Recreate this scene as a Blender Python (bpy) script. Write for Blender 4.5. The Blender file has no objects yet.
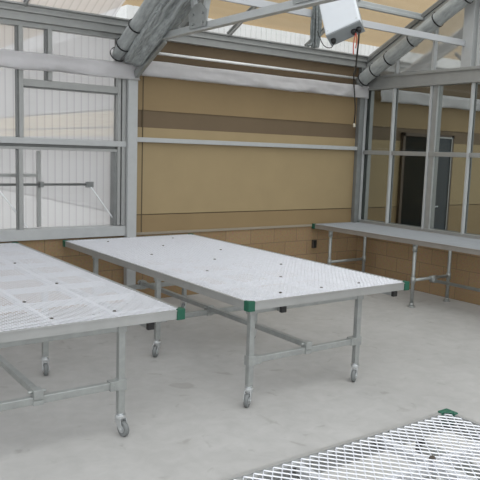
import bpy, bmesh, math, random
from mathutils import Vector, Matrix, noise
random.seed(7)
scene = bpy.context.scene
COL = scene.collection
V = Vector

# ------------------------------------------------------------------ materials
def new_mat(name):
    m = bpy.data.materials.new(name); m.use_nodes = True
    nt = m.node_tree; nt.nodes.clear()
    out = nt.nodes.new('ShaderNodeOutputMaterial')
    return m, nt, out
def N(nt, t, **kw):
    n = nt.nodes.new(t)
    for k, v in kw.items():
        if k in n.inputs: n.inputs[k].default_value = v
        else: setattr(n, k, v)
    return n
def principled(name, col, rough=.5, metal=0., var=0., scale=8., bump=0., spec=.5, stretch=(1, 1, 1), col2=None):
    m, nt, out = new_mat(name)
    b = N(nt, 'ShaderNodeBsdfPrincipled')
    b.inputs['Base Color'].default_value = (*col, 1); b.inputs['Roughness'].default_value = rough
    b.inputs['Metallic'].default_value = metal; b.inputs['Specular IOR Level'].default_value = spec
    if var or bump:
        tc = N(nt, 'ShaderNodeTexCoord'); mp = N(nt, 'ShaderNodeMapping'); mp.inputs['Scale'].default_value = stretch
        nt.links.new(tc.outputs['Object'], mp.inputs[0])
        no = N(nt, 'ShaderNodeTexNoise', Scale=scale, Detail=5., Roughness=.6)
        nt.links.new(mp.outputs[0], no.inputs['Vector'])
        cr = N(nt, 'ShaderNodeValToRGB')
        c2 = col2 or tuple(min(1, c * (1 + var)) for c in col)
        c1 = tuple(c * (1 - var) for c in col)
        cr.color_ramp.elements[0].position = .3; cr.color_ramp.elements[1].position = .7
        cr.color_ramp.elements[0].color = (*c1, 1); cr.color_ramp.elements[1].color = (*c2, 1)
        nt.links.new(no.outputs['Fac'], cr.inputs[0]); nt.links.new(cr.outputs[0], b.inputs['Base Color'])
        if bump:
            bp = N(nt, 'ShaderNodeBump', Strength=bump, Distance=.02)
            nt.links.new(no.outputs['Fac'], bp.inputs['Height']); nt.links.new(bp.outputs[0], b.inputs['Normal'])
    nt.links.new(b.outputs[0], out.inputs[0])
    return m

M = {}
M['galv'] = principled('galvanised_steel', (.345, .36, .352), .45, .55, .10, 14)
M['alum'] = principled('mill_aluminium', (.50, .52, .52), .42, .45, .06, 10)
M['frame'] = principled('window_aluminium', (.345, .35, .342), .45, .35, .05, 10)
M['frame_dark'] = principled('dark_grey_aluminium', (.205, .212, .208), .5, .35, .08, 10)  # aluminium in a darker grey than the other frames
M['white_alum'] = principled('white_painted_aluminium', (.445, .455, .455), .45, .1, .04, 10)
M['rim'] = principled('bench_rim_aluminium', (.39, .395, .39), .4, .5, .06, 6)
M['deckm'] = principled('expanded_metal', (.74, .75, .79), .5, .4, .05, 20)
M['deck_grey'] = principled('grey_expanded_metal', (.27, .285, .30), .6, .3, .06, 8)  # fixed bench deck, a darker grey than the rolling benches
M['rim_grey'] = principled('tan_grey_rim', (.29, .27, .245), .5, .3, .08, 5)  # fixed bench rim, a darker tan-grey
M['bar_grey'] = principled('grey_deck_sheet', (.26, .275, .285), .6, .2, .08, 5)
M['bar'] = principled('deck_bar_aluminium', (.56, .57, .59), .5, .4)
M['chrome'] = principled('zinc_plated_caster', (.62, .64, .65), .3, .8)
M['white_rod'] = principled('polished_rod', (.85, .85, .84), .3, .3)
M['rubber'] = principled('grey_rubber', (.17, .18, .18), .6)
M['green'] = principled('green_plastic', (.006, .085, .05), .45)
M['black'] = principled('black_plastic', (.012, .012, .012), .5)
M['tan'] = principled('tan_siding', (.34, .256, .137), .7, 0, .04, 2.5)
M['tan_dark'] = principled('brown_siding', (.150, .105, .060), .7, 0, .04, 2.5)
M['tan_mid'] = principled('tan_brown_siding', (.27, .19, .095), .7, 0, .04, 2.5)
M['tan_daylit'] = principled('daylit_tan_siding', (.46, .34, .20), .7, 0, .05, 1.5, stretch=(.3, .3, 6))  # same tan siding, daylight above the roof put into a lighter colour
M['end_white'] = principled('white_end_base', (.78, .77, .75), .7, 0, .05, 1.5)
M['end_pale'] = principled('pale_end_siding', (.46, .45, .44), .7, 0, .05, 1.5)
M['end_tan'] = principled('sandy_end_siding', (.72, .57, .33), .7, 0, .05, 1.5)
M['groove'] = principled('siding_reveal', (.10, .072, .04), .8)
M['cloth'] = principled('white_film', (.76, .75, .76), .6, 0, .04, 6)
M['shade'] = principled('grey_shade_cloth', (.34, .36, .36), .75, 0, .22, 14, .3, stretch=(3, .6, .6))
M['shade_loose'] = principled('loose_grey_shade_cloth', (.31, .33, .33), .75, 0, .4, 18, .6, stretch=(3, .6, .6))
M['strap'] = principled('black_strap', (.012, .012, .013), .6)
M['box'] = principled('white_enclosure', (.70, .73, .77), .4, 0, .02, 10)
M['box_grey'] = principled('grey_enclosure_base', (.25, .27, .28), .5)
M['cord'] = principled('grey_cord', (.22, .24, .24), .7, 0, .35, 30)
M['red'] = principled('red_wire', (.45, .07, .04), .5)
M['cream'] = principled('cream_connector', (.7, .66, .56), .5)
M['flash'] = principled('white_flashing', (.80, .80, .80), .5, 0, .05, 5)
M['door_dark'] = principled('dark_doorway', (.010, .012, .010), .8, spec=.1)
M['door_frame'] = principled('brown_door_frame', (.09, .065, .045), .7)
M['door_leaf'] = principled('slate_door_leaf', (.06, .07, .078), .6, spec=.2)
M['outlet'] = principled('dark_outlet', (.05, .04, .03), .6)
M['ground'] = principled('pale_gravel', (.62, .62, .60), .9, 0, .1, 3)
M['sill'] = principled('pale_sill', (.30, .26, .20), .6)

def concrete():
    m, nt, out = new_mat('concrete_floor')
    b = N(nt, 'ShaderNodeBsdfPrincipled'); b.inputs['Roughness'].default_value = .55
    b.inputs['Specular IOR Level'].default_value = .35
    tc = N(nt, 'ShaderNodeTexCoord')
    n1 = N(nt, 'ShaderNodeTexNoise', Scale=1.3, Detail=8., Roughness=.62)
    n2 = N(nt, 'ShaderNodeTexNoise', Scale=7., Detail=6., Roughness=.6, Distortion=.6)
    n3 = N(nt, 'ShaderNodeTexNoise', Scale=4.5, Detail=3., Roughness=.5, Distortion=1.2)
    for n in (n1, n2, n3): nt.links.new(tc.outputs['Object'], n.inputs['Vector'])
    mx = N(nt, 'ShaderNodeMix', data_type='FLOAT'); mx.inputs[0].default_value = .5
    nt.links.new(n1.outputs['Fac'], mx.inputs[2]); nt.links.new(n2.outputs['Fac'], mx.inputs[3])
    cr = N(nt, 'ShaderNodeValToRGB')
    cr.color_ramp.elements[0].position = .34; cr.color_ramp.elements[1].position = .68
    cr.color_ramp.elements[0].color = (.36, .355, .345, 1); cr.color_ramp.elements[1].color = (.45, .445, .435, 1)
    nt.links.new(mx.outputs[0], cr.inputs[0])
    st = N(nt, 'ShaderNodeValToRGB')                     # scattered damp stains
    st.color_ramp.elements[0].position = .27; st.color_ramp.elements[0].color = (.78, .77, .75, 1)
    st.color_ramp.elements[1].position = .36; st.color_ramp.elements[1].color = (1, 1, 1, 1)
    nt.links.new(n3.outputs['Fac'], st.inputs[0])
    mu = N(nt, 'ShaderNodeMix', data_type='RGBA', blend_type='MULTIPLY'); mu.inputs[0].default_value = .8
    nt.links.new(cr.outputs[0], mu.inputs[6]); nt.links.new(st.outputs[0], mu.inputs[7])
    nt.links.new(mu.outputs[2], b.inputs['Base Color'])
    bp = N(nt, 'ShaderNodeBump', Strength=.08, Distance=.01)
    nt.links.new(n2.outputs['Fac'], bp.inputs['Height']); nt.links.new(bp.outputs[0], b.inputs['Normal'])
    nt.links.new(b.outputs[0], out.inputs[0]); return m
M['floor'] = concrete()

def block(axis):
    m, nt, out = new_mat('tan_concrete_block')
    b = N(nt, 'ShaderNodeBsdfPrincipled'); b.inputs['Roughness'].default_value = .9
    b.inputs['Specular IOR Level'].default_value = .15
    tc = N(nt, 'ShaderNodeTexCoord'); sp = N(nt, 'ShaderNodeSeparateXYZ'); cb = N(nt, 'ShaderNodeCombineXYZ')
    nt.links.new(tc.outputs['Object'], sp.inputs[0])
    nt.links.new(sp.outputs[axis], cb.inputs[0]); nt.links.new(sp.outputs['Z'], cb.inputs[1])
    br = N(nt, 'ShaderNodeTexBrick', Scale=1.)
    br.inputs['Brick Width'].default_value = .41; br.inputs['Row Height'].default_value = .205
    br.inputs['Mortar Size'].default_value = .005; br.inputs['Mortar Smooth'].default_value = .3
    br.inputs['Color1'].default_value = (.285, .195, .110, 1); br.inputs['Color2'].default_value = (.32, .222, .128, 1)
    br.inputs['Mortar'].default_value = (.20, .145, .092, 1)
    nt.links.new(cb.outputs[0], br.inputs['Vector'])
    no = N(nt, 'ShaderNodeTexNoise', Scale=40., Detail=4.)
    nt.links.new(tc.outputs['Object'], no.inputs['Vector'])
    mx = N(nt, 'ShaderNodeMix', data_type='RGBA', blend_type='OVERLAY'); mx.inputs[0].default_value = .25
    nt.links.new(br.outputs['Color'], mx.inputs[6]); nt.links.new(no.outputs['Color'], mx.inputs[7])
    nt.links.new(mx.outputs[2], b.inputs['Base Color'])
    bp = N(nt, 'ShaderNodeBump', Strength=.35, Distance=.01); bp.invert = True
    nt.links.new(br.outputs['Fac'], bp.inputs['Height']); nt.links.new(bp.outputs[0], b.inputs['Normal'])
    nt.links.new(b.outputs[0], out.inputs[0]); return m
M['block_x'] = block('X'); M['block_y'] = block('Y')

def clear_glass(name, tint=(.93, .95, .94), refl=.06, haze=0.):
    m, nt, out = new_mat(name)
    t = N(nt, 'ShaderNodeBsdfTransparent', Color=(*tint, 1)); g = N(nt, 'ShaderNodeBsdfGlossy', Roughness=.03)
    lw = N(nt, 'ShaderNodeLayerWeight', Blend=.5)
    pw = N(nt, 'ShaderNodeMath', operation='POWER'); pw.inputs[1].default_value = 5.
    nt.links.new(lw.outputs['Facing'], pw.inputs[0])
    ma = N(nt, 'ShaderNodeMath', operation='MULTIPLY_ADD'); ma.inputs[1].default_value = .5; ma.inputs[2].default_value = .02
    nt.links.new(pw.outputs[0], ma.inputs[0])
    mx = N(nt, 'ShaderNodeMixShader'); nt.links.new(ma.outputs[0], mx.inputs[0])
    nt.links.new(t.outputs[0], mx.inputs[1]); nt.links.new(g.outputs[0], mx.inputs[2])
    last = mx
    if haze:
        tr = N(nt, 'ShaderNodeBsdfTranslucent', Color=(.85, .86, .86, 1))
        m2 = N(nt, 'ShaderNodeMixShader'); m2.inputs[0].default_value = haze
        nt.links.new(mx.outputs[0], m2.inputs[1]); nt.links.new(tr.outputs[0], m2.inputs[2]); last = m2
    nt.links.new(last.outputs[0], out.inputs[0]); return m
M['glass'] = clear_glass('partition_glass', (.68, .70, .69))
M['gable_glass'] = clear_glass('hazy_gable_glass', (.62, .63, .62), haze=.3)
M['roof_glass'] = clear_glass('roof_glass', (.90, .91, .90))

def twinwall(name, axis, clear=.46, pitch=.085, col=(.71, .71, .72)):
    """translucent ribbed polycarbonate sheet"""
    m, nt, out = new_mat(name)
    tc = N(nt, 'ShaderNodeTexCoord'); sp = N(nt, 'ShaderNodeSeparateXYZ'); nt.links.new(tc.outputs['Object'], sp.inputs[0])
    mu = N(nt, 'ShaderNodeMath', operation='MULTIPLY'); mu.inputs[1].default_value = 1 / pitch
    nt.links.new(sp.outputs[axis], mu.inputs[0])
    fr = N(nt, 'ShaderNodeMath', operation='FRACT'); nt.links.new(mu.outputs[0], fr.inputs[0])
    cr = N(nt, 'ShaderNodeValToRGB'); e = cr.color_ramp.elements
    e[0].position = .05; e[0].color = (.80, .80, .80, 1); e[1].position = .17; e[1].color = (1, 1, 1, 1)
    x = cr.color_ramp.elements.new(.9); x.color = (.97, .97, .97, 1); x = cr.color_ramp.elements.new(1.); x.color = (.84, .84, .84, 1)
    nt.links.new(fr.outputs[0], cr.inputs[0])
    t = N(nt, 'ShaderNodeBsdfTransparent', Color=(.95, .95, .95, 1))
    tr = N(nt, 'ShaderNodeBsdfTranslucent', Color=(*col, 1)); d = N(nt, 'ShaderNodeBsdfDiffuse', Color=(*col, 1))
    m1 = N(nt, 'ShaderNodeMixShader'); m1.inputs[0].default_value = .42
    nt.links.new(tr.outputs[0], m1.inputs[1]); nt.links.new(d.outputs[0], m1.inputs[2])
    tint = N(nt, 'ShaderNodeMix', data_type='RGBA', blend_type='MULTIPLY'); tint.inputs[0].default_value = 1
    tint.inputs[6].default_value = (*col, 1); nt.links.new(cr.outputs[0], tint.inputs[7])
    nt.links.new(tint.outputs[2], tr.inputs[0]); nt.links.new(tint.outputs[2], d.inputs[0])
    m2 = N(nt, 'ShaderNodeMixShader'); m2.inputs[0].default_value = clear
    nt.links.new(m1.outputs[0], m2.inputs[1]); nt.links.new(t.outputs[0], m2.inputs[2])
    nt.links.new(m2.outputs[0], out.inputs[0]); return m
M['poly_wall'] = twinwall('twinwall_polycarbonate', 'X')
M['poly_roof'] = twinwall('twinwall_roof_sheet', 'X', .32)

# ------------------------------------------------------------------ mesh helpers
def box(bm, lo, hi):
    lo = V(lo); hi = V(hi)
    r = bmesh.ops.create_cube(bm, size=1.)
    for v in r['verts']:
        v.co = V([(lo[i] + hi[i]) / 2 + v.co[i] * (hi[i] - lo[i]) for i in range(3)])
    return r['verts']
def frame_of(d, up=V((0, 0, 1))):
    d = d.normalized()
    if abs(d.dot(up)) > .98: up = V((0, 1, 0))
    s = d.cross(up).normalized(); u = s.cross(d).normalized()
    return d, s, u
def bar(bm, a, b, w, h, up=V((0, 0, 1))):
    """rectangular bar from a to b, w across, h along up"""
    a = V(a); b = V(b); d, s, u = frame_of(b - a, V(up))
    vs = []
    for p in (a, b):
        for i, j in ((-1, -1), (1, -1), (1, 1), (-1, 1)):
            vs.append(bm.verts.new(p + s * (i * w / 2) + u * (j * h / 2)))
    for f in ((3, 2, 1, 0), (4, 5, 6, 7), (0, 1, 5, 4), (1, 2, 6, 5), (2, 3, 7, 6), (3, 0, 4, 7)):
        bm.faces.new([vs[i] for i in f])
    return vs
def tube(bm, pts, r, n=12, caps=True, rf=None):
    pts = [V(p) for p in pts]; rings = []; prev = None
    for i, p in enumerate(pts):
        d = (pts[min(i + 1, len(pts) - 1)] - pts[max(i - 1, 0)]).normalized()
        if prev is None: _, s, u = frame_of(d)
        else:
            s = (prev - d * prev.dot(d)).normalized(); u = s.cross(d)
        prev = s; ring = []
        for k in range(n):
            a = 2 * math.pi * k / n
            rr = rf(i, a) if rf else (r[i] if isinstance(r, (list, tuple)) else r)
            ring.append(bm.verts.new(p + (s * math.cos(a) + u * math.sin(a)) * rr))
        rings.append(ring)
    for i in range(len(rings) - 1):
        for k in range(n):
            f = bm.faces.new((rings[i][k], rings[i][(k + 1) % n], rings[i + 1][(k + 1) % n], rings[i + 1][k])); f.smooth = True
    if caps:
        bm.faces.new(rings[0][::-1]); bm.faces.new(rings[-1])
    return rings
def prism(bm, pts, d):
    d = V(d); a = [bm.verts.new(V(p)) for p in pts]; b = [bm.verts.new(V(p) + d) for p in pts]; n = len(a)
    bm.faces.new(a[::-1]); bm.faces.new(b)
    for i in range(n): bm.faces.new((a[i], a[(i + 1) % n], b[(i + 1) % n], b[i]))
def cyl(bm, a, b, r, n=14): return tube(bm, [a, b], r, n)
def BM(): return bmesh.new()
def fix(bm): bmesh.ops.recalc_face_normals(bm, faces=bm.faces)
def obj(name, bm, mat, parent=None, bevel=0., loc=None, kind=None):
    fix(bm); me = bpy.data.meshes.new(name); bm.to_mesh(me); bm.free()
    me.materials.append(mat)
    return link(name, me, parent, bevel, loc, kind)
def link(name, me, parent=None, bevel=0., loc=None, kind=None):
    o = bpy.data.objects.new(name, me); COL.objects.link(o)
    if parent: o.parent = parent
    if loc: o.location = loc
    if kind: o['kind'] = kind
    if bevel:
        b = o.modifiers.new('bevel', 'BEVEL'); b.width = bevel; b.segments = 2; b.limit_method = 'ANGLE'
    return o
def empty(name, loc=(0, 0, 0), label=None, cat=None, group=None, kind=None):
    o = bpy.data.objects.new(name, None); COL.objects.link(o); o.location = loc; o.empty_display_size = .1
    if label: tag(o, label, cat, group)
    if kind: o['kind'] = kind
    return o
def tag(o, label, cat, group=None):
    o['label'] = label; o['category'] = cat
    if group: o['group'] = group
    return o
def struct(name, bm, mat, parent=None, bevel=0.):
    return obj(name, bm, mat, parent, bevel, kind='structure' if parent is None else None)
def b1(*args):
    bm = BM(); box(bm, *args); return bm
def r1(*args, **k):
    bm = BM(); bar(bm, *args, **k); return bm
def t1(*args, **k):
    bm = BM(); tube(bm, *args, **k); return bm

PX = -3.85                    # truss / post plane
SL = .5                       # roof slope
RZ = lambda y: 3.33 + SL * (-y - .08)
RIDGE = -4.6

# ------------------------------------------------------------------ setting: floor, ground, walls
struct('floor', b1((-12, -11, -.15), (5.5, .0, 0)), M['floor'])
struct('ground', b1((-60, -60, -.4), (60, 60, -.16)), M['ground'])
bm = BM(); box(bm, (-12, -.0, 0), (0, .2, .82)); struct('wall_base', bm, M['block_x'])
bm = BM(); box(bm, (-.0, -11, 0), (.19, -.0, .82)); struct('wall_partition', bm, M['block_y'])
struct('trim_1', b1((PX + .02, -.018, .82), (0, .2, .85)), M['sill'])
# tan building wall behind, strip by strip as the siding is
wall = empty('wall_back', (0, 0, 0), kind='structure')
def strip(name, z0, z1, mat, y=0., x0=PX - .05, x1=9.):
    obj(name, b1((x0, y, z0), (x1, .35, z1)), mat, wall)
strip('siding_panel', .85, 1.06, M['tan_mid'])
strip('reveal_groove', 1.06, 1.072, M['groove'], .012)
strip('siding_panel', 1.072, 2.115, M['tan'])
strip('siding_band', 2.115, 2.32, M['tan_dark'], .012)
strip('siding_panel', 2.32, 2.84, M['tan_mid'])
strip('siding_band', 2.84, 3.31, M['tan_dark'], .0)  # top strip reuses the darker brown, up behind the eave beam
strip('siding_panel', 0, .85, M['tan_mid'], .0, .19)
strip('siding_panel', 3.51, 7.6, M['tan_daylit'], .1)
obj('reveal_groove', b1((PX + .125, -.002, .85), (PX + .14, .01, 3.1)), M['groove'], wall)
obj('end_flashing', b1((PX - .07, .36, 3.31), (PX + .2, 9, 3.51)), M['flash'], wall)
obj('corner_trim', b1((PX - .068, .34, 3.5), (PX + .1, .37, 7.6)), M['tan_daylit'], wall)
# end wall of that building, running away behind the polycarbonate
for z0, z1, k in ((0, 1.05, 'end_white'), (1.075, 2.0, 'end_pale'), (2.0, 2.10, 'end_tan'), (2.12, 2.31, 'end_tan'), (2.335, 3.31, 'end_pale'), (3.51, 7.6, 'tan_daylit')):
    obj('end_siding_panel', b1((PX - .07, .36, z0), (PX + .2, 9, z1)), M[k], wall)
for z0, z1 in ((1.05, 1.075), (2.10, 2.12), (2.31, 2.335)):
    obj('end_reveal_groove', b1((PX - .05, .36, z0), (PX + .2, 9, z1)), M['groove'], wall)
bm = BM()
x = PX - .06
while x < 9:
    box(bm, (x, .042, 3.31), (x + .06, .34, 3.51)); x += .085
box(bm, (PX - .068, .05, 3.311), (9.01, .338, 3.509))
obj('ribbed_flashing', bm, M['flash'], wall)

# eave beam / gutter along the wall
bm = BM()
box(bm, (-12, -.07, 3.15), (6, .0, 3.235)); box(bm, (-12, -.1, 3.235), (6, .0, 3.262)); box(bm, (-12, -.09, 3.262), (6, .0, 3.30)); box(bm, (-12, -.12, 3.30), (6, .0, 3.32))
struct('eave_beam', bm, M['frame'], bevel=.004)
# girt rail across the tan wall
struct('trim_2', b1((PX + .02, -.06, 1.94), (-.12, -.003, 1.995)), M['white_alum'], bevel=.004)

# posts
bm = BM(); box(bm, (PX - .10, -.09, 0), (PX + .022, -.003, 2.72))
struct('support_post', bm, M['white_alum'], bevel=.006)
bm = BM(); box(bm, (PX - .155, -.043, .95), (PX - .105, .04, 3.15)); box(bm, (PX - .205, -.03, .95), (PX - .165, .04, 3.15))
struct('trim_3', bm, M['frame'], bevel=.004)
bm = BM(); box(bm, (-.16, -.07, .85), (-.085, -.003, 3.15)); box(bm, (-.08, -.04, .85), (-.03, -.003, 3.15))
struct('corner_post', bm, M['frame_dark'], bevel=.005)

# ------------------------------------------------------------------ window_1 : polycarbonate side wall at the left
win = empty('window_1', (-6, 0, 0), kind='structure')
def wpart(name, lo, hi, mat, bev=.003):
    lo = (lo[0] + 6, lo[1], lo[2]); hi = (hi[0] + 6, hi[1], hi[2])
    return obj(name, b1(lo, hi), mat, win, bev)
XL = -12; XR = PX - .205
wpart('sill_rail', (XL, -.05, .825), (PX - .10, .12, .945), M['white_alum'])
wpart('middle_rail', (XL, -.05, 1.875), (PX - .10, .05, 1.94), M['white_alum'])
wpart('middle_rail', (XL, -.02, 1.815), (XR, .05, 1.845), M['frame'])
wpart('dark_gap_strip', (XL, .01, 1.845), (XR, .05, 1.875), M['frame_dark'])  # dark strip stands in for the shaded gap under the rail
wpart('sash_rail', (-5.19, -.03, 2.485), (XR, .04, 2.56), M['frame'])
wpart('sash_gasket', (-5.15, -.01, 2.47), (XR, .04, 2.485), M['frame_dark'])
wpart('top_rail', (XL, -.03, 3.10), (XR, .06, 3.15), M['frame'])
for x in (-5.19, -4.875, -5.80, -6.41, -7.0, -7.6, -8.2):
    lo = 2.56 if x == -4.875 else 1.94
    wpart('mullion', (x - .012, -.046, lo), (x + .035, .05, 3.10), M['frame'])
    wpart('mullion_gasket', (x - .028, -.02, lo), (x - .012, .05, 3.10), M['frame_dark'])
for x in (-5.19, -5.80, -6.41, -7.0, -7.6, -8.2):
    wpart('mullion', (x - .02, -.046, .945), (x + .025, .05, 1.815), M['frame'])
    wpart('mullion_gasket', (x - .03, -.02, .945), (x - .02, .05, 1.815), M['frame_dark'])
wpart('sash_stile', (-4.955, .12, .95), (-4.915, .16, 1.80), M['frame'])
wpart('sash_bar', (-8, .13, 1.51), (-4.915, .16, 1.545), M['frame'])
wpart('jamb_plate', (XR - .01, .05, .95), (PX - .02, .054, 3.15), M['frame'], 0)
wpart('jamb', (XR - .03, -.02, .945), (XR, .10, 1.815), M['frame_dark'])
wpart('polycarbonate_pane', (XL, .055, 1.9), (XR + .12, .067, 3.15), M['poly_wall'], 0)
wpart('polycarbonate_pane', (XL, .20, .9), (XR + .12, .212, 1.85), M['poly_wall'], 0)

# vent opener: torque tube, brackets and push arms in front of the lower sash
vo = empty('vent_opener', (-5, .08, 1.43), 'thin steel torque tube with push arm across the lower polycarbonate vent', 'vent opener')
obj('torque_tube', t1([(-3.5, 0, -.005), (.63, 0, 0)], .014), M['frame_dark'], vo)
obj('bracket', b1((.60, -.02, -.035), (.69, .02, .03)), M['frame_dark'], vo, .004)
obj('bracket', b1((.055, -.02, -.03), (.10, .045, .03)), M['frame_dark'], vo, .004)
obj('bracket', b1((-.44, -.02, -.04), (-.39, .02, .03)), M['frame_dark'], vo, .004)
obj('push_arm', r1((.655, -.02, -.03), (.975, -.05, -.47), .014, .014), M['chrome'], vo)
obj('push_arm', r1((-.415, -.02, -.03), (-.10, -.05, -.47), .014, .014), M['chrome'], vo)

# ------------------------------------------------------------------ glass partition at the right (plane X = 0)
gp = empty('window_2', (0, 0, 0), kind='structure')
def gpart(name, lo, hi, mat, bev=.003): return obj(name, b1(lo, hi), mat, gp, bev)
gpart('sill_rail', (-.035, -11, .82), (.12, -.0, .895), M['frame'])
bm = BM(); box(bm, (-.05, -11, 2.855), (.10, 0, 3.02)); box(bm, (-.075, -11, 2.99), (.10, 0, 3.03)); box(bm, (-.065, -11, 2.83), (.06, 0, 2.86))
obj('header_beam', bm, M['frame'], gp, .004)
ys = [-.04, -.60, -1.26, -1.91, -2.56, -3.21, -3.86, -4.5, -5.1, -5.7, -6.3]
for i, y in enumerate(ys):
    gpart('mullion', (-.04, y - .014, .88), (.008, y + .014, 2.84), M['white_alum'])
    gpart('mullion_backing', (.016, y - .016, .88), (.05, y + .016, 2.84), M['frame_dark'])
    if i in (0, 2): gpart('jamb_post', (.016 if i == 0 else -.02, y - (.07 if i == 0 else .10), .88), (.09, y - .016, 2.84), M['frame'])
    if i:
        y2 = ys[i - 1]
        gpart('transom', (-.03, y + .018, 1.885), (.05, y2 - .018, 1.945), M['frame'])
        gpart('glass_pane', (.008, y, .88), (.014, y2, 1.9), M['glass'], 0)
        gpart('glass_pane', (.008, y, 1.93), (.014, y2, 2.85), M['glass'], 0)
# gable above the header
bm = BM(); vs = [bm.verts.new(p) for p in ((.03, -.1, 3.03), (.03, RIDGE, 3.03), (.03, RIDGE, RZ(RIDGE) - .05), (.03, -.1, RZ(-.1) - .05))]
bm.faces.new(vs); bmesh.ops.solidify(bm, geom=bm.faces[:], thickness=.006)
obj('gable_glass', bm, M['gable_glass'], gp)
gpart('gable_stud', (-.03, -.615, 3.03), (.04, -.585, RZ(-.6) - .1), M['white_alum'])
gpart('gable_stud', (-.03, -1.265, 3.03), (.04, -1.23, RZ(-1.25) - .1), M['white_alum'])
gpart('gable_post', (-.06, -1.875, 3.03), (.06, -1.72, RZ(-1.8) - .1), M['white_alum'])
gpart('gable_stud', (-.03, -1.96, 3.03), (.04, -1.925, RZ(-1.94) - .1), M['white_alum'])
gpart('gable_post', (-.06, -3.2, 3.03), (.06, -3.1, RZ(-3.15) - .1), M['frame'])
obj('gable_rafter', r1((-.015, -.02, RZ(0) - .145), (-.015, RIDGE, RZ(RIDGE) - .145), .12, .25), M['frame'], gp, .006)
obj('gable_rafter_flange', r1((-.085, -.05, RZ(0) - .06), (-.085, RIDGE, RZ(RIDGE) - .02), .02, .05), M['frame_dark'], gp)

# truss webs of the neighbouring bay seen through the gable glass
tg = empty('neighbour_truss', (.9, 0, 0), 'steel truss web behind the gable glass above the partition header', 'truss')
obj('bottom_chord', r1((0, -.3, 3.06), (0, -8, 3.06), .05, .06), M['frame_dark'], tg)
for a, b in ((-.9, -1.25), (-1.7, -1.45), (-2.2, -2.8)):
    obj('web', r1((0, a + .0, RZ(a) - .35), (0, b, 3.08), .035, .035), M['frame_dark'], tg)
obj('top_chord', r1((0, -.2, RZ(-.2) - .14), (0, RIDGE, RZ(RIDGE) - .14), .06, .09), M['frame_dark'], tg)

# ------------------------------------------------------------------ roof
ceil = empty('ceiling', (0, 0, 0), kind='structure')
def slope_pane(name, x0, x1, mat, y0=-.06, y1=RIDGE):
    bm = BM(); vs = [bm.verts.new(p) for p in ((x0, y0, RZ(y0)), (x1, y0, RZ(y0)), (x1, y1, RZ(y1)), (x0, y1, RZ(y1)))]
    bm.faces.new(vs); bmesh.ops.solidify(bm, geom=bm.faces[:], thickness=.008)
    return obj(name, bm, mat, ceil)
bx = [PX - 1.29 * k for k in range(7, 0, -1)] + [PX, -2.57, -1.28, 0., 1.28, 2.57, 3.85]
for i in range(len(bx) - 1):
    left = bx[i] < PX - .1
    x1 = bx[i + 1]
    if left and abs(x1 - PX) < .01:
        slope_pane('roof_pane', bx[i], PX - .28, M['poly_roof']); slope_pane('roof_pane', PX - .28, x1, M['roof_glass'])
    else:
        slope_pane('roof_pane', bx[i], x1, M['poly_roof'] if left else M['roof_glass'])
for x in bx:
    bm = BM(); bar(bm, (x, -.08, RZ(-.08) - .02), (x, RIDGE, RZ(RIDGE) - .02), .022, .05); bar(bm, (x, -.08, RZ(-.08) + .01), (x, RIDGE, RZ(RIDGE) + .01), .05, .016)
    obj('glazing_bar', bm, M['frame'], ceil)
for x in (-3.43, -3.26):
    obj('glazing_bar', r1((x, -.08, RZ(-.08) - .03), (x, RIDGE, RZ(RIDGE) - .03), .05, .08), M['frame_dark'], ceil)
# far slope towards and behind the viewer
Y2 = 2 * RIDGE
bm = BM(); vs = [bm.verts.new(p) for p in ((bx[0], RIDGE, RZ(RIDGE)), (3.85, RIDGE, RZ(RIDGE)), (3.85, Y2, 3.3), (bx[0], Y2, 3.3))]
bm.faces.new(vs); bmesh.ops.solidify(bm, geom=bm.faces[:], thickness=.008)
obj('roof_pane', bm, M['roof_glass'], ceil)
obj('ridge_beam', r1((bx[0], RIDGE, RZ(RIDGE) - .06), (3.85, RIDGE, RZ(RIDGE) - .06), .08, .12), M['frame'], ceil)
# purlin
bm = BM(); box(bm, (-12, -1.05, 3.735), (-.08, -.99, 3.795)); box(bm, (-12, -1.09, 3.70), (-.08, -1.04, 3.74))
struct('purlin', bm, M['alum'], bevel=.006)

# ------------------------------------------------------------------ roof truss over the left post
tr = empty('roof_truss', (PX, 0, 0), 'galvanised roof truss with flat bottom chord rising from the light wall post', 'truss')
bm = BM(); bar(bm, (0, -.05, 3.075), (0, Y2, 3.075), .035, .075); bar(bm, (.0, -.05, 3.045), (0, Y2, 3.045), .075, .012)
obj('bottom_chord', bm, M['alum'], tr, .003)
obj('rafter', r1((0, -.02, RZ(0) - .09), (0, RIDGE, RZ(RIDGE) - .09), .05, .10), M['alum'], tr, .003)
obj('rafter', r1((0, Y2, RZ(0) - .09), (0, RIDGE, RZ(RIDGE) - .09), .05, .10), M['alum'], tr, .003)
for a, b in ((-1.40, -1.18), (-1.52, -1.78), (-3.0, -2.3), (-3.15, -3.8)):
    obj('web', r1((0, a, 3.12), (0, b, RZ(b) - .1), .05, .05, up=V((0, 1, 0))), M['alum'], tr, .003)
def gusset(y):
    bm = BM(); prism(bm, [(-.034, y + dy, z) for dy, z in ((.16, 3.07), (-.14, 3.07), (-.16, 3.22), (-.05, 3.30), (.06, 3.30), (.18, 3.22))], (.008, 0, 0))
    for dy in (.09, -.09):
        for z in (3.11, 3.2): cyl(bm, (-.05, y + dy, z), (-.03, y + dy, z), .014, 8)
    return bm
obj('gusset_plate', gusset(-1.46), M['galv'], tr); obj('gusset_plate', gusset(-3.08), M['galv'], tr)
bm = BM(); box(bm, (-.105, -.10, 2.66), (.03, -.092, 2.78))
for x in (-.075, 0.):
    for z in (2.69, 2.75): cyl(bm, (x, -.10, z), (x, -.115, z), .013, 8)
obj('post_plate', bm, M['galv'], tr)
obj('knee_brace', r1((-.02, -.11, 2.70), (.02, -.70, 3.04), .05, .07), M['galv'], tr, .003)

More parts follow.
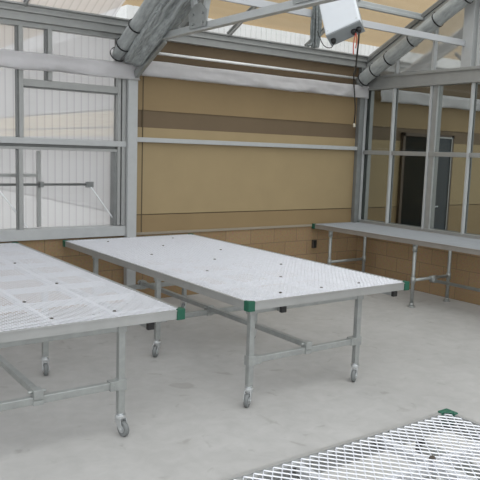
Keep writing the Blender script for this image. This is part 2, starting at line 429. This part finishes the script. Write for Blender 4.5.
# tie bar crossing the bay, and thin curtain rod along the wall
tag(obj('tie_bar', b1((-9, -1.765, 3.295), (-.06, -1.735, 3.37)), M['bar'], None, .003),
    'pale flat tie bar running level under the roof to the gable post', 'bar')
tag(obj('curtain_rod', t1([(PX + .05, -.05, 2.99), (-.12, -.05, 2.99)], .018), M['white_rod']),
    'thin shiny rod above the white film strip on the tan wall', 'rod')

# ------------------------------------------------------------------ cloth
def film(x0, x1, ztop, zbot, seed, y=-.08, sag=.0):
    bm = BM(); nx = 60; rows = []
    prof = [(0, 0), (-.03, -.01), (-.05, .12), (-.045, .3), (-.05, .5), (-.055, .7), (-.06, .9), (-.045, .99), (-.02, 1.0)]
    for i in range(nx + 1):
        t = i / nx; x = x0 + (x1 - x0) * t; row = []
        for j, (dy, h) in enumerate(prof):
            w = noise.noise(V((x * 2.2, h * 2.0, seed))); w2 = noise.noise(V((x * 7 + h * 5, h * 3, seed + 9)))
            zz = ztop + (zbot - ztop) * h - sag * 4 * t * (1 - t) + (.018 * w if h > .5 else .006 * w)
            row.append(bm.verts.new((x, y + dy + .05 * w * h + .03 * w2 * (.3 + h), zz)))
        rows.append(row)
    for i in range(nx):
        for j in range(len(prof) - 1):
            bm.faces.new((rows[i][j], rows[i][j + 1], rows[i + 1][j + 1], rows[i + 1][j])).smooth = True
    bmesh.ops.solidify(bm, geom=bm.faces[:], thickness=.003)
    return bm
tag(obj('film_valance', film(-11, PX + .02, 2.83, 2.65, 1.), M['cloth']), 'white film strip hung across the polycarbonate windows at the left', 'curtain', 'white film strips along the wall')
tag(obj('film_valance', film(PX + .04, -.05, 2.885, 2.705, 5.), M['cloth']), 'white film strip hung across the upper tan wall between post and glass partition', 'curtain', 'white film strips along the wall')
tag(obj('film_valance', film(.22, 7, 2.885, 2.69, 8., -.06), M['cloth']), 'white film strip seen behind the glass partition above the dark door', 'curtain', 'white film strips along the wall')

def fold_roll(x, c0, c1, r, seed, n=26, amp=.18, m=20, squash=1.):
    bm = BM(); L = (V(c1) - V(c0)).length
    pts = [V(c0).lerp(V(c1), i / n) for i in range(n + 1)]
    def rf(i, a):
        s = i / n * L
        k = r * (1 + amp * noise.noise(V((math.cos(a) * 1.6, math.sin(a) * 1.6, s * 1.3 + seed))) + .5 * amp * math.sin(5 * a + 2.2 * noise.noise(V((s * .9, seed, 0))) + seed))
        if i == 0: k *= .75
        return k
    tube(bm, pts, r, m, True, rf); return bm
def strap(a, d, r):
    """loop strap round a roll at point a with axis d"""
    bm = BM(); d, s, u = frame_of(V(d)); pr = None; rings = []
    for k in range(20):
        ang = 2 * math.pi * k / 20; c = s * math.cos(ang) + u * math.sin(ang)
        rings.append([bm.verts.new(V(a) + c * r + d * .009), bm.verts.new(V(a) + c * (r + .004) + d * .009), bm.verts.new(V(a) + c * (r + .004) - d * .009), bm.verts.new(V(a) + c * r - d * .009)])
    for k in range(20):
        A = rings[k]; B = rings[(k + 1) % 20]
        for j in range(4): bm.faces.new((A[j], A[(j + 1) % 4], B[(j + 1) % 4], B[j]))
    # knot with loose tail
    p = V(a) + u * (r + .012) + s * (-.02)
    box(bm, p - V((.02, .02, .015)), p + V((.02, .02, .015)))
    bar(bm, p, p + V((-.05, 0, -.03)), .02, .006)
    return bm
RS = .53
# left: neat roll and loose gathered cloth under the truss
lr = empty('shade_cloth_bundle', (PX - .15, 0, 2.8), 'grey shade cloth gathered in loose folds under the left roof truss', 'shade cloth')
ox = PX - .15
rl = lambda y: 2.81 + .56 * -y - 2.8
o = obj('neat_roll', fold_roll(0, (-.13, -.14, rl(-.14)), (-.13, -4.3, rl(-4.3)), .075, 3., amp=.10), M['shade'], lr)
o['label'] = 'smooth rolled edge tied with black straps'
dd = V((0, -1, .56)).normalized()
for y in (-.17, -.33, -.62, -1.15, -1.75):
    obj('strap', strap((-.13, y, rl(y)), dd, .088), M['strap'], lr)
bn = lambda y: rl(y)
o = obj('loose_folds', fold_roll(0, (.05, -.14, bn(-.14) + .0), (.05, -4.3, bn(-4.3) + .0), .14, 11., 48, .34, 36), M['shade_loose'], lr)
o = obj('loose_folds', fold_roll(0, (.20, -.30, bn(-.30) + .05), (.20, -4.3, bn(-4.3) - .05), .12, 23., 48, .34, 30), M['shade_loose'], lr)
o = obj('loose_folds', fold_roll(0, (.18, -.12, bn(-.12) + .04), (.16, -2.3, bn(-2.3) - .2), .085, 31., 30, .4, 24), M['shade_loose'], lr)
rnd = random.Random(4)
for k in range(24):
    ang = rnd.uniform(2.6, 5.6); rr_ = rnd.uniform(.125, .165); y0 = rnd.uniform(-.12, -.7); y1 = y0 - rnd.uniform(.7, 1.8); ps = []
    for i in range(13):
        y = y0 + (y1 - y0) * i / 12; w = noise.noise(V((i * .35, k * 3.1, 0))); w2 = noise.noise(V((i * .35, k * 3.1, 7)))
        ps.append((.05 + math.cos(ang + .5 * w) * (rr_ + .04 * w2), y, bn(y) + .0 + math.sin(ang + .5 * w) * (rr_ + .04 * w2)))
    obj('loose_fold', t1(ps, [.006 + .022 * math.sin(math.pi * (i + .4) / 13) for i in range(13)], 8), M['shade'] if k % 3 else M['shade_loose'], lr)
# right: roll along the gable rafter
rr = empty('shade_cloth_roll', (-.2, 0, 2.86), 'grey shade cloth rolled up and tied with black straps along the gable rafter', 'shade cloth')
rz = lambda y: .03 + RS * -y
obj('neat_roll', fold_roll(0, (0, -.06, rz(-.06)), (0, -4.3, rz(-4.3)), .092, 41., 40, .12, 24), M['shade'], rr)
d2 = V((0, -1, RS)).normalized()
for y in (-.15, -.36, -.62, -1.02, -1.42, -1.85): obj('strap', strap((0, y, rz(y)), d2, .097), M['strap'], rr)
r3 = obj('shade_cloth_roll', fold_roll(0, (.32, -.25, 2.94), (.32, -4.3, 2.94 + .5 * 4.05), .075, 51., 30, .2, 18), M['cloth'])
tag(r3, 'pale rolled cloth behind the gable glass under the next bay roof', 'shade cloth')

# ------------------------------------------------------------------ enclosure hung on the tie bar
CR = V((.81258514, -.58194973, .03224753)); CU = V((.04936925, .12385318, .99107168)); CF = V((.58074785, .80373808, -.12937168))
A = (CR * .344 + CU * .12 - CF * .144).normalized(); T = CR * .082 - CU * .073 + CF * .135
T = (T - A * A.dot(T)).normalized(); U = T.cross(A); U = U if U.z > 0 else -U
BO = V((-7.53383, -7.34463, 1.86292)).lerp(V((-2.715, -2.05, 3.062)), .92)
RT = Matrix((A, T, U)).transposed().to_4x4()
cbx = empty('control_box', BO, 'white electrical enclosure with black cable glands hung tilted under the roof', 'control box')
cbx.rotation_euler = RT.to_euler()
W, D, H = .345, .15, .66
o = obj('cover', b1((0, 0, .012), (W, .06, H)), M['box'], cbx, .012)
o = obj('base', b1((.006, .055, .0), (W - .006, D, H)), M['box_grey'], cbx, .008); o['label'] = 'grey back half of the enclosure'
o = obj('bottom_plate', b1((.002, .002, -.006), (W - .002, D - .002, .012)), M['box_grey'], cbx, .003)
for x in (.045, .25, .30):
    g = obj('cable_gland', t1([(x, .08, .0), (x, .08, -.02), (x, .08, -.045)], [.026, .026, .018], 10), M['black'], cbx)
obj('screw', t1([(.03, -.003, .05), (.03, .003, .05)], .009, 8), M['chrome'], cbx); obj('screw', t1([(W - .03, -.003, .05), (W - .03, .003, .05)], .009, 8), M['chrome'], cbx)
wm = RT.to_3x3()
def wl(x, y, z): return BO + wm @ V((x, y, z))
def sag_pts(ps, n=8):
    out = []
    ps = [V(p) for p in ps]
    P = [ps[0]] + ps + [ps[-1]]
    for i in range(1, len(P) - 2):
        for k in range(n):
            t = k / n; p0, p1, p2, p3 = P[i - 1:i + 3]
            out.append(.5 * ((2 * p1) + (p2 - p0) * t + (2 * p0 - 5 * p1 + 4 * p2 - p3) * t * t + (3 * p1 - p0 - 3 * p2 + p3) * t ** 3))
    out.append(ps[-1]); return out
inv = wm.transposed()
def loc(p): return inv @ (V(p) - BO)
g = wl(.265, .08, -.04)
obj('red_wire', t1([loc(p) for p in sag_pts([g, g + V((-.02, 0, -.10)), g + V((-.015, 0, -.20))])], .005, 6), M['red'], cbx)
obj('red_wire', t1([loc(p) for p in sag_pts([g, g + V((.02, 0, -.06)), g + V((.01, 0, -.14))])], .005, 6), M['red'], cbx)
g2 = wl(.05, .08, -.04)
obj('looped_wire', t1([loc(p) for p in sag_pts([g2, g2 + V((-.02, .02, -.05)), g2 + V((-.09, .05, -.03)), g2 + V((-.13, .1, .10))])], .004, 6), M['black'], cbx)
for hx in (.06, .27):
    h0 = wl(hx, D - .005, .16); obj('hanger_bracket', r1(loc(h0), loc(V((h0.x + CF.x / CF.y * (-1.765 - h0.y), -1.765, 3.33))), .03, .012), M['galv'], cbx)
g = wl(.30, .08, -.04)
sc = empty('sensor_cable', g, 'thin black cable hanging from the enclosure down to a cream plug by the corner', 'cable')
pts = [g, (-2.222, -2.0, 3.0), (-2.05, -1.85, 2.83), (-1.40, -1.1, 2.75), (-.62, -.32, 2.83), (-.36, -.16, 2.86), (-.40, -.20, 2.66), (-.33, -.13, 2.40), (-.30, -.10, 2.32)]
pts = [g, g.lerp(V((-2.25, -2.05, 2.93)), .7), (-1.80, -1.58, 2.80), (-1.0, -.78, 3.0), (-.42, -.17, 3.0), (-.41, -.20, 2.70), (-.375, -.19, 2.5), (-.315, -.12, 2.33)]
obj('cable_run', t1([V(p) - g for p in sag_pts(pts)], .009, 8), M['black'], sc)
e = V((-.315, -.12, 2.33)) - g
obj('plug', t1([e + V((0, 0, .0)), e + V((.01, 0, -.05))], [.014, .02], 10), M['cream'], sc)
# hanging bundle of cords
cb = empty('cord_bundle', (-2.62, -1.75, 3.36), 'thick bundle of grey cords hanging in loops beside the white enclosure', 'cord bundle')
for k in range(12):
    a = k * 2.4; rr_ = .012 + .006 * (k % 4)
    c, s = math.cos(a) * rr_, math.sin(a) * rr_
    ps = [(c * .6, -.035 + s * .6, .28), (c * 2.0, -.035 + s * 1.6, .02), (c * 2.6, -.035 + s * 2.2, -.14), (c * 2.0, -.035 + s * 2, -.30), (c * 1.4, -.035 + s * 1.6, -.375)]
    obj('cord', t1(sag_pts(ps, 6), .012, 7), M['cord'], cb)
obj('cord', t1(sag_pts([(-.02, -.035, -.28), (-.05, -.035, -.345), (-.10, -.035, -.365)], 6), .009, 7), M['cord'], cb)
obj('binding', t1([(0, -.035, .10), (0, -.035, .14)], .03, 10), M['frame_dark'], cb)

# ------------------------------------------------------------------ door and outlet
dr = empty('door_1', (.9, 0, 0), kind='structure')
obj('dark_opening', b1((.02, -.045, .02), (.80, -.005, 2.19)), M['door_dark'], dr)  # near-black sheet stands in for the dark door opening
obj('slate_leaf', b1((.83, -.045, .02), (1.17, -.005, 2.19)), M['door_leaf'], dr, .003)
bm = BM(); box(bm, (-.04, -.055, 0), (.015, -.003, 2.245)); box(bm, (1.175, -.055, 0), (1.235, -.003, 2.245)); box(bm, (-.04, -.055, 2.2), (1.235, -.003, 2.25))
obj('door_frame', bm, M['door_frame'], dr)
bm = BM(); box(bm, (.84, -.06, 2.19), (1.19, -.05, 2.215)); box(bm, (1.165, -.06, .02), (1.185, -.05, 2.2)); obj('door_stop', bm, M['frame'], dr)
bm = BM(); cyl(bm, (.80, -.045, 1.05), (.80, -.09, 1.05), .015); cyl(bm, (.80, -.085, 1.06), (.88, -.085, 1.06), .012)
obj('door_handle', bm, M['chrome'], dr)
ob = empty('outlet_box', (-.90, -.0, .56), 'small dark outlet box on the block wall under the fixed bench', 'outlet')
obj('body', b1((-.035, -.04, -.06), (.035, -.002, .06)), M['outlet'], ob, .005)
obj('cover_plate', b1((-.028, -.046, -.05), (.028, -.039, .05)), M['black'], ob, .003)

# ------------------------------------------------------------------ benches
def deck_mesh(w, l, mat=None, lwd=.046, swd=.0205):
    """expanded metal: zigzag strands meeting at nodes; local origin at the centre"""
    nr = int(w / swd); ns = int(l / (lwd / 2))
    sw = w / nr; sl = l / ns
    c, s = math.cos(math.radians(44)), math.sin(math.radians(44)); hw, ht = .0023, .0012
    sec = [(c * i * hw - s * j * ht, s * i * hw + c * j * ht) for i, j in ((-1, -1), (1, -1), (1, 1), (-1, 1))]
    vs, fs = [], []
    for r in range(nr):
        x0 = -w / 2 + (r + .5) * sw; base = len(vs)
        for k in range(ns + 1):
            x = x0 + (sw * .44 if (k + r) % 2 else -sw * .44); y = -l / 2 + k * sl
            for dx, dz in sec: vs.append((x + dx, y, dz))
        for k in range(ns):
            a = base + 4 * k
            for j in range(4):
                fs.append((a + j, a + (j + 1) % 4, a + 4 + (j + 1) % 4, a + 4 + j))
    me = bpy.data.meshes.new('mesh_deck'); me.from_pydata(vs, [], fs); me.update()
    me.materials.append(mat or M['deckm']); return me

BW, BL = 1.683, 3.52
DECK = deck_mesh(BW - .03, BL - .03)
def bench_top(root, w, l, zt, deck, capmat, rimmat, barmat, bar_in=(.42, .84, 1.26)):
    """rim, caps, mesh deck, bars, clips, bearer tubes; root at the centre on the floor"""
    hw, hl = w / 2, l / 2; rh = .062
    for a, b in (((-hw, -hl), (hw, -hl)), ((-hw, hl), (hw, hl)), ((-hw, -hl), (-hw, hl)), ((hw, -hl), (hw, hl))):
        bm = BM(); ax = a[1] == b[1]
        s = V((0, 1 if a[1] < 0 else -1, 0)) if ax else V((1 if a[0] < 0 else -1, 0, 0))
        A3 = V((a[0], a[1], zt)); B3 = V((b[0], b[1], zt)); t = .012
        off = s * t / 2; d = (B3 - A3).normalized() * (t if not ax else 0)
        bar(bm, A3 + off + d + V((0, 0, -rh / 2)), B3 + off - d + V((0, 0, -rh / 2)), t, rh)
        bar(bm, A3 + s * .028 + d * 1.2 + V((0, 0, -rh + .004)), B3 + s * .028 - d * 1.2 + V((0, 0, -rh + .004)), .034, .008)
        bar(bm, A3 + s * .02 + d * 1.2 + V((0, 0, -.013)), B3 + s * .02 - d * 1.2 + V((0, 0, -.013)), .02, .012)
        bar(bm, A3 - s * .003 + V((0, 0, -.004)), B3 - s * .003 + V((0, 0, -.004)), .006, .008)
        obj('rim_rail', bm, rimmat, root)
    for sx in (-1, 1):
        for sy in (-1, 1):
            bm = BM(); x, y = sx * hw, sy * hl; k = .05; z0 = zt - rh - .006
            P = lambda dx, dy: (x + sx * dx, y + sy * dy, z0)
            prism(bm, [P(.009, .009), P(.009, -k), P(-.014, -k), P(-.014, -.014), P(-k, -.014), P(-k, .009)], (0, 0, rh + .012))
            prism(bm, [P(.008, .008), P(.008, -k), P(-k, .008)], (0, 0, .0)) if 0 else None
            Q = lambda dx, dy: (x + sx * dx, y + sy * dy, zt + .001)
            prism(bm, [Q(-.010, -.010), Q(-.010, -k + .004), Q(-k + .004, -.010)], (0, 0, .005))
            obj('corner_cap', bm, capmat, root, .004)
    o = link('mesh_deck', deck, root, 0, (0, 0, zt - .004))
    for ins in bar_in: obj('deck_bar', b1((hw - ins - .015, -hl + .03, zt - .048), (hw - ins + .015, hl - .03, zt - .016)), barmat, root)
    nb = int(round(l / .52)); rows = [-hl + .17 + .515 * k for k in range(nb)]
    for y in rows:
        obj('cross_bar', b1((-hw + .02, y - .014, zt - .055), (hw - .02, y + .014, zt - .0165)), barmat, root)
    return rows
def clips(root, w, zt, rows, ins=(.42, .84, 1.26)):
    k = 0
    for i, y in enumerate(rows):
        for j, x in enumerate(ins):
            if (i + j) % 2 == 0 or i == 0:
                bm = BM(); tube(bm, [(w / 2 - x, y, zt - .004), (w / 2 - x, y, zt + .003)], [.013, .010], 10)
                obj('deck_clip', bm, M['outlet'], root)
def caster(leg, x, y, ang=0.):
    bm = BM(); ca, sa = math.cos(ang), math.sin(ang)
    R = lambda p: V((x + p[0] * ca - p[1] * sa, y + p[0] * sa + p[1] * ca, p[2]))
    cyl(bm, (x, y, .115), (x, y, .14), .034, 16); cyl(bm, (x, y, .14), (x, y, .175), .021, 12)
    for s in (-1, 1):
        prism(bm, [R((px, s * .021, z)) for px, z in ((.03, .118), (-.03, .118), (-.052, .06), (-.050, .04), (-.028, .032), (-.010, .05), (.02, .095))], R((0, s * .004, 0)) - R((0, 0, 0)))
    v = bar(bm, R((.03, 0, .118)), R((-.03, 0, .118)), .046, .006)
    tube(bm, [R((-.033, -.028, .05)), R((-.033, .028, .05))], .009, 8)
    bar(bm, R((.0, 0, .095)), R((.05, 0, .08)), .03, .008)       # brake pedal
    obj('caster_fork', bm, M['chrome'], leg, .0015)
    bm = BM(); tube(bm, [R((-.033, s, .05)) for s in (-.016, -.012, .012, .016)], [.043, .05, .05, .043], 24)
    obj('caster_wheel', bm, M['rubber'], leg)
    bm = BM(); tube(bm, [R((-.033, s, .05)) for s in (-.018, .018)], .025, 16)
    obj('wheel_hub', bm, M['chrome'], leg)
LW = .046
def leg_part(root, x, y, top, foot, ang=0.):
    o = obj('leg', b1((x - LW / 2, y - LW / 2, .15 if foot == 'caster' else .012), (x + LW / 2, y + LW / 2, top)), M['galv'], root, .006)
    if foot == 'caster': caster(o, x, y, ang)
    else:
        bm = BM(); cyl(bm, (x, y, 0), (x, y, .012), .048, 16); cyl(bm, (x, y, .012), (x, y, .05), .03, 12); obj('foot_plate', bm, M['galv'], o)
    bm = BM(); box(bm, (x - .032, y - .028, top - .04), (x + .032, y + .028, top + .012)); obj('top_clamp', bm, M['galv'], o, .006)
    return o
def collar(parent, x, y, z, sx):
    bm = BM(); box(bm, (x - .030, y - .030, z - .036), (x + .030, y + .030, z + .036))
    a, b = sorted((x + sx * .025, x + sx * .085)); box(bm, (a, y - .030, z - .031), (b, y + .030, z + .031))
    for dz in (-.02, .0, .02): cyl(bm, (x + sx * .055, y - .036, z + dz), (x + sx * .055, y + .036, z + dz), .005, 6)
    obj('clamp', bm, M['galv'], parent, .004)
def bench(name, x1, y0, legx, legy, label, tubex, angs, zt=.81):
    cx, cy = x1 - BW / 2, y0 + BL / 2
    root = empty(name, (cx, cy, 0), label, 'bench', 'mesh-top rolling benches')
    rows = bench_top(root, BW, BL, zt, DECK, M['green'], M['rim'], M['bar'])
    clips(root, BW, zt, rows)
    hl = BL / 2
    for tx in tubex:
        t = obj('bearer_tube', b1((x1 - tx - cx - .02, -hl + .055, zt - .115), (x1 - tx - cx + .02, hl - .05, zt - .078)), M['galv'], root, .004)
        for s in (-1, 1):
            y = s * hl + (-s) * .055
            a, b = sorted((y, y - s * -.03 if s > 0 else y - .03)); a, b = sorted((y, y + s * .028))
            obj('end_cap', b1((x1 - tx - cx - .024, a, zt - .119), (x1 - tx - cx + .024, b, zt - .074)), M['black'], t, .003)
    SZ = .345; lxs = [x1 - l - cx for l in legx]; i = 0
    for ly in legy:
        y = y0 + ly - cy
        for lx in lxs:
            leg_part(root, lx, y, zt - .078, 'caster', angs[i % len(angs)]); i += 1
        obj('top_cross_tube', b1((min(lxs) + .02, y - .018, zt - .112), (max(lxs) - .02, y + .018, zt - .076)), M['galv'], root, .004)
        st = obj('stretcher', b1((min(lxs) + .02, y - .021, SZ - .024), (max(lxs) - .02, y + .021, SZ + .024)), M['galv'], root, .005)
        collar(st, min(lxs), y, SZ, 1); collar(st, max(lxs), y, SZ, -1)
    mx = sum(lxs) / 2
    ya, yb = y0 + legy[0] - cy, y0 + legy[-1] - cy
    sp = obj('spine_tube', b1((mx - .021, ya - .02, SZ + .02), (mx + .021, yb + .02, SZ + .062)), M['galv'], root, .005)
    for ly in legy:
        y = y0 + ly - cy
        bm = BM(); box(bm, (mx - .032, y - .03, SZ - .028), (mx + .032, y + .03, SZ + .0)); box(bm, (mx - .03, y - .035, SZ + .012), (mx + .03, y + .035, SZ + .068))
        for dx in (-.055, .055): cyl(bm, (mx + dx * .5, y, SZ + .05), (mx + dx, y, SZ + .05), .010, 8)
        obj('clamp', bm, M['galv'], sp, .003)
    return root
A6 = [.7, .5, .9, .6, .8, 1.0]
bench('rolling_bench', -3.0486, -3.6, (1.583, .483), (.1, 1.505, 2.865), 'white mesh-top bench on casters standing centred in front of the tan wall', (.12, 1.335), [.66, .62, .70, .5, .6, .8])
bench('rolling_bench', -5.2454, -3.56, (1.515, .415), (.08, 1.48, 2.84), 'mesh-top bench on casters at the left edge of view, nearest the polycarbonate window', (.224, 1.44), [1.6, 1.75, 1.3, 1.35, .8, 1.0])
bench('rolling_bench', -5.205, -9.17, (1.50, .40), (.6, 1.9, 3.3), 'mesh-top bench in the right foreground, only one green-capped corner showing', (.2, 1.42), A6)

# fixed bench along the partition
FW, FL, FZ = .905, 7.9, .857
fx0, fy1 = -.945, -.02
fcx, fcy = fx0 + FW / 2, fy1 - FL / 2
fb = empty('fixed_bench', (fcx, fcy, 0), 'long grey mesh-top bench on fixed pipe legs along the glass partition', 'bench')
bench_top(fb, FW, FL, FZ, deck_mesh(FW - .03, FL - .03, M['deck_grey']), M['green'], M['rim_grey'], M['bar_grey'], bar_in=(.43,))
FY = (-.35, -1.87, -3.4, -4.9, -6.4, -7.6)
for y in FY:
    yy = y - fcy
    for x in (-.89, -.19):
        xx = x - fcx
        bm = BM(); cyl(bm, (xx, yy, .012), (xx, yy, FZ - .10), .0225, 14); o = obj('leg', bm, M['galv'], fb)
        bm = BM(); cyl(bm, (xx, yy, 0), (xx, yy, .014), .05, 16); cyl(bm, (xx, yy, .012), (xx, yy, .05), .03, 12); obj('foot_plate', bm, M['galv'], o)
        bm = BM(); cyl(bm, (xx, yy, FZ - .15), (xx, yy, FZ - .066), .031, 12); obj('top_clamp', bm, M['galv'], o)
    bm = BM(); cyl(bm, (-.89 - fcx, yy, .34), (-.19 - fcx, yy, .34), .02, 12); st = obj('stretcher', bm, M['galv'], fb)
    bm = BM(); cyl(bm, (-.89 - fcx, yy, .30), (-.89 - fcx, yy, .38), .03, 12); cyl(bm, (-.19 - fcx, yy, .30), (-.19 - fcx, yy, .38), .03, 12)
    obj('clamp', bm, M['galv'], st)
bm = BM(); cyl(bm, (-.5 - fcx, -1.84 - fcy, .305), (-.5 - fcx, FY[-1] - fcy, .305), .021, 12); sp = obj('spine_tube', bm, M['galv'], fb)
bm = BM(); cyl(bm, (-.56 - fcx, -1.87 - fcy, .34), (-.44 - fcx, -1.87 - fcy, .34), .03, 12); cyl(bm, (-.5 - fcx, -1.83 - fcy, .305), (-.5 - fcx, -1.91 - fcy, .305), .03, 12); obj('clamp', bm, M['galv'], sp)

# ------------------------------------------------------------------ light: overcast sky
w = bpy.data.worlds.new('overcast'); scene.world = w; w.use_nodes = True
nt = w.node_tree; nt.nodes.clear()
out = nt.nodes.new('ShaderNodeOutputWorld'); bg = nt.nodes.new('ShaderNodeBackground')
tc = nt.nodes.new('ShaderNodeTexCoord'); sp = nt.nodes.new('ShaderNodeSeparateXYZ'); cr = nt.nodes.new('ShaderNodeValToRGB')
nt.links.new(tc.outputs['Generated'], sp.inputs[0]); nt.links.new(sp.outputs['Z'], cr.inputs[0])
e = cr.color_ramp.elements
e[0].position = 0.; e[0].color = (.70, .72, .74, 1); e[1].position = .8; e[1].color = (.98, 1.0, 1.03, 1)
nt.links.new(cr.outputs[0], bg.inputs['Color']); bg.inputs['Strength'].default_value = 1.8
nt.links.new(bg.outputs[0], out.inputs[0])
sun = bpy.data.lights.new('sun', 'SUN'); sun.energy = .9; sun.angle = math.radians(50); sun.color = (1, .98, .95)
so = bpy.data.objects.new('sun', sun); COL.objects.link(so); so.rotation_euler = (math.radians(28), math.radians(-8), 0); so.location = (0, 0, 9)

# ------------------------------------------------------------------ camera
cam = bpy.data.cameras.new('camera'); co = bpy.data.objects.new('camera', cam); COL.objects.link(co)
r = V((.81258514, -.58194973, .03224753)); u = V((.04936925, .12385318, .99107168)); f = V((.58074785, .80373808, -.12937168))
m = Matrix((r, u, -f)).transposed().to_4x4(); m.translation = V((-7.53383, -7.34463, 1.86292))
co.matrix_world = m
cam.sensor_width = 36; cam.lens = 676.0453 / 480 * 36; cam.clip_end = 300; cam.clip_start = .05
scene.camera = co
scene.view_settings.view_transform = 'Standard'; scene.view_settings.look = 'None'
scene.view_settings.exposure = 0.; scene.view_settings.gamma = 1
scene.cycles.max_bounces = 10; scene.cycles.transparent_max_bounces = 24; scene.cycles.transmission_bounces = 8
scene.cycles.use_denoising = True
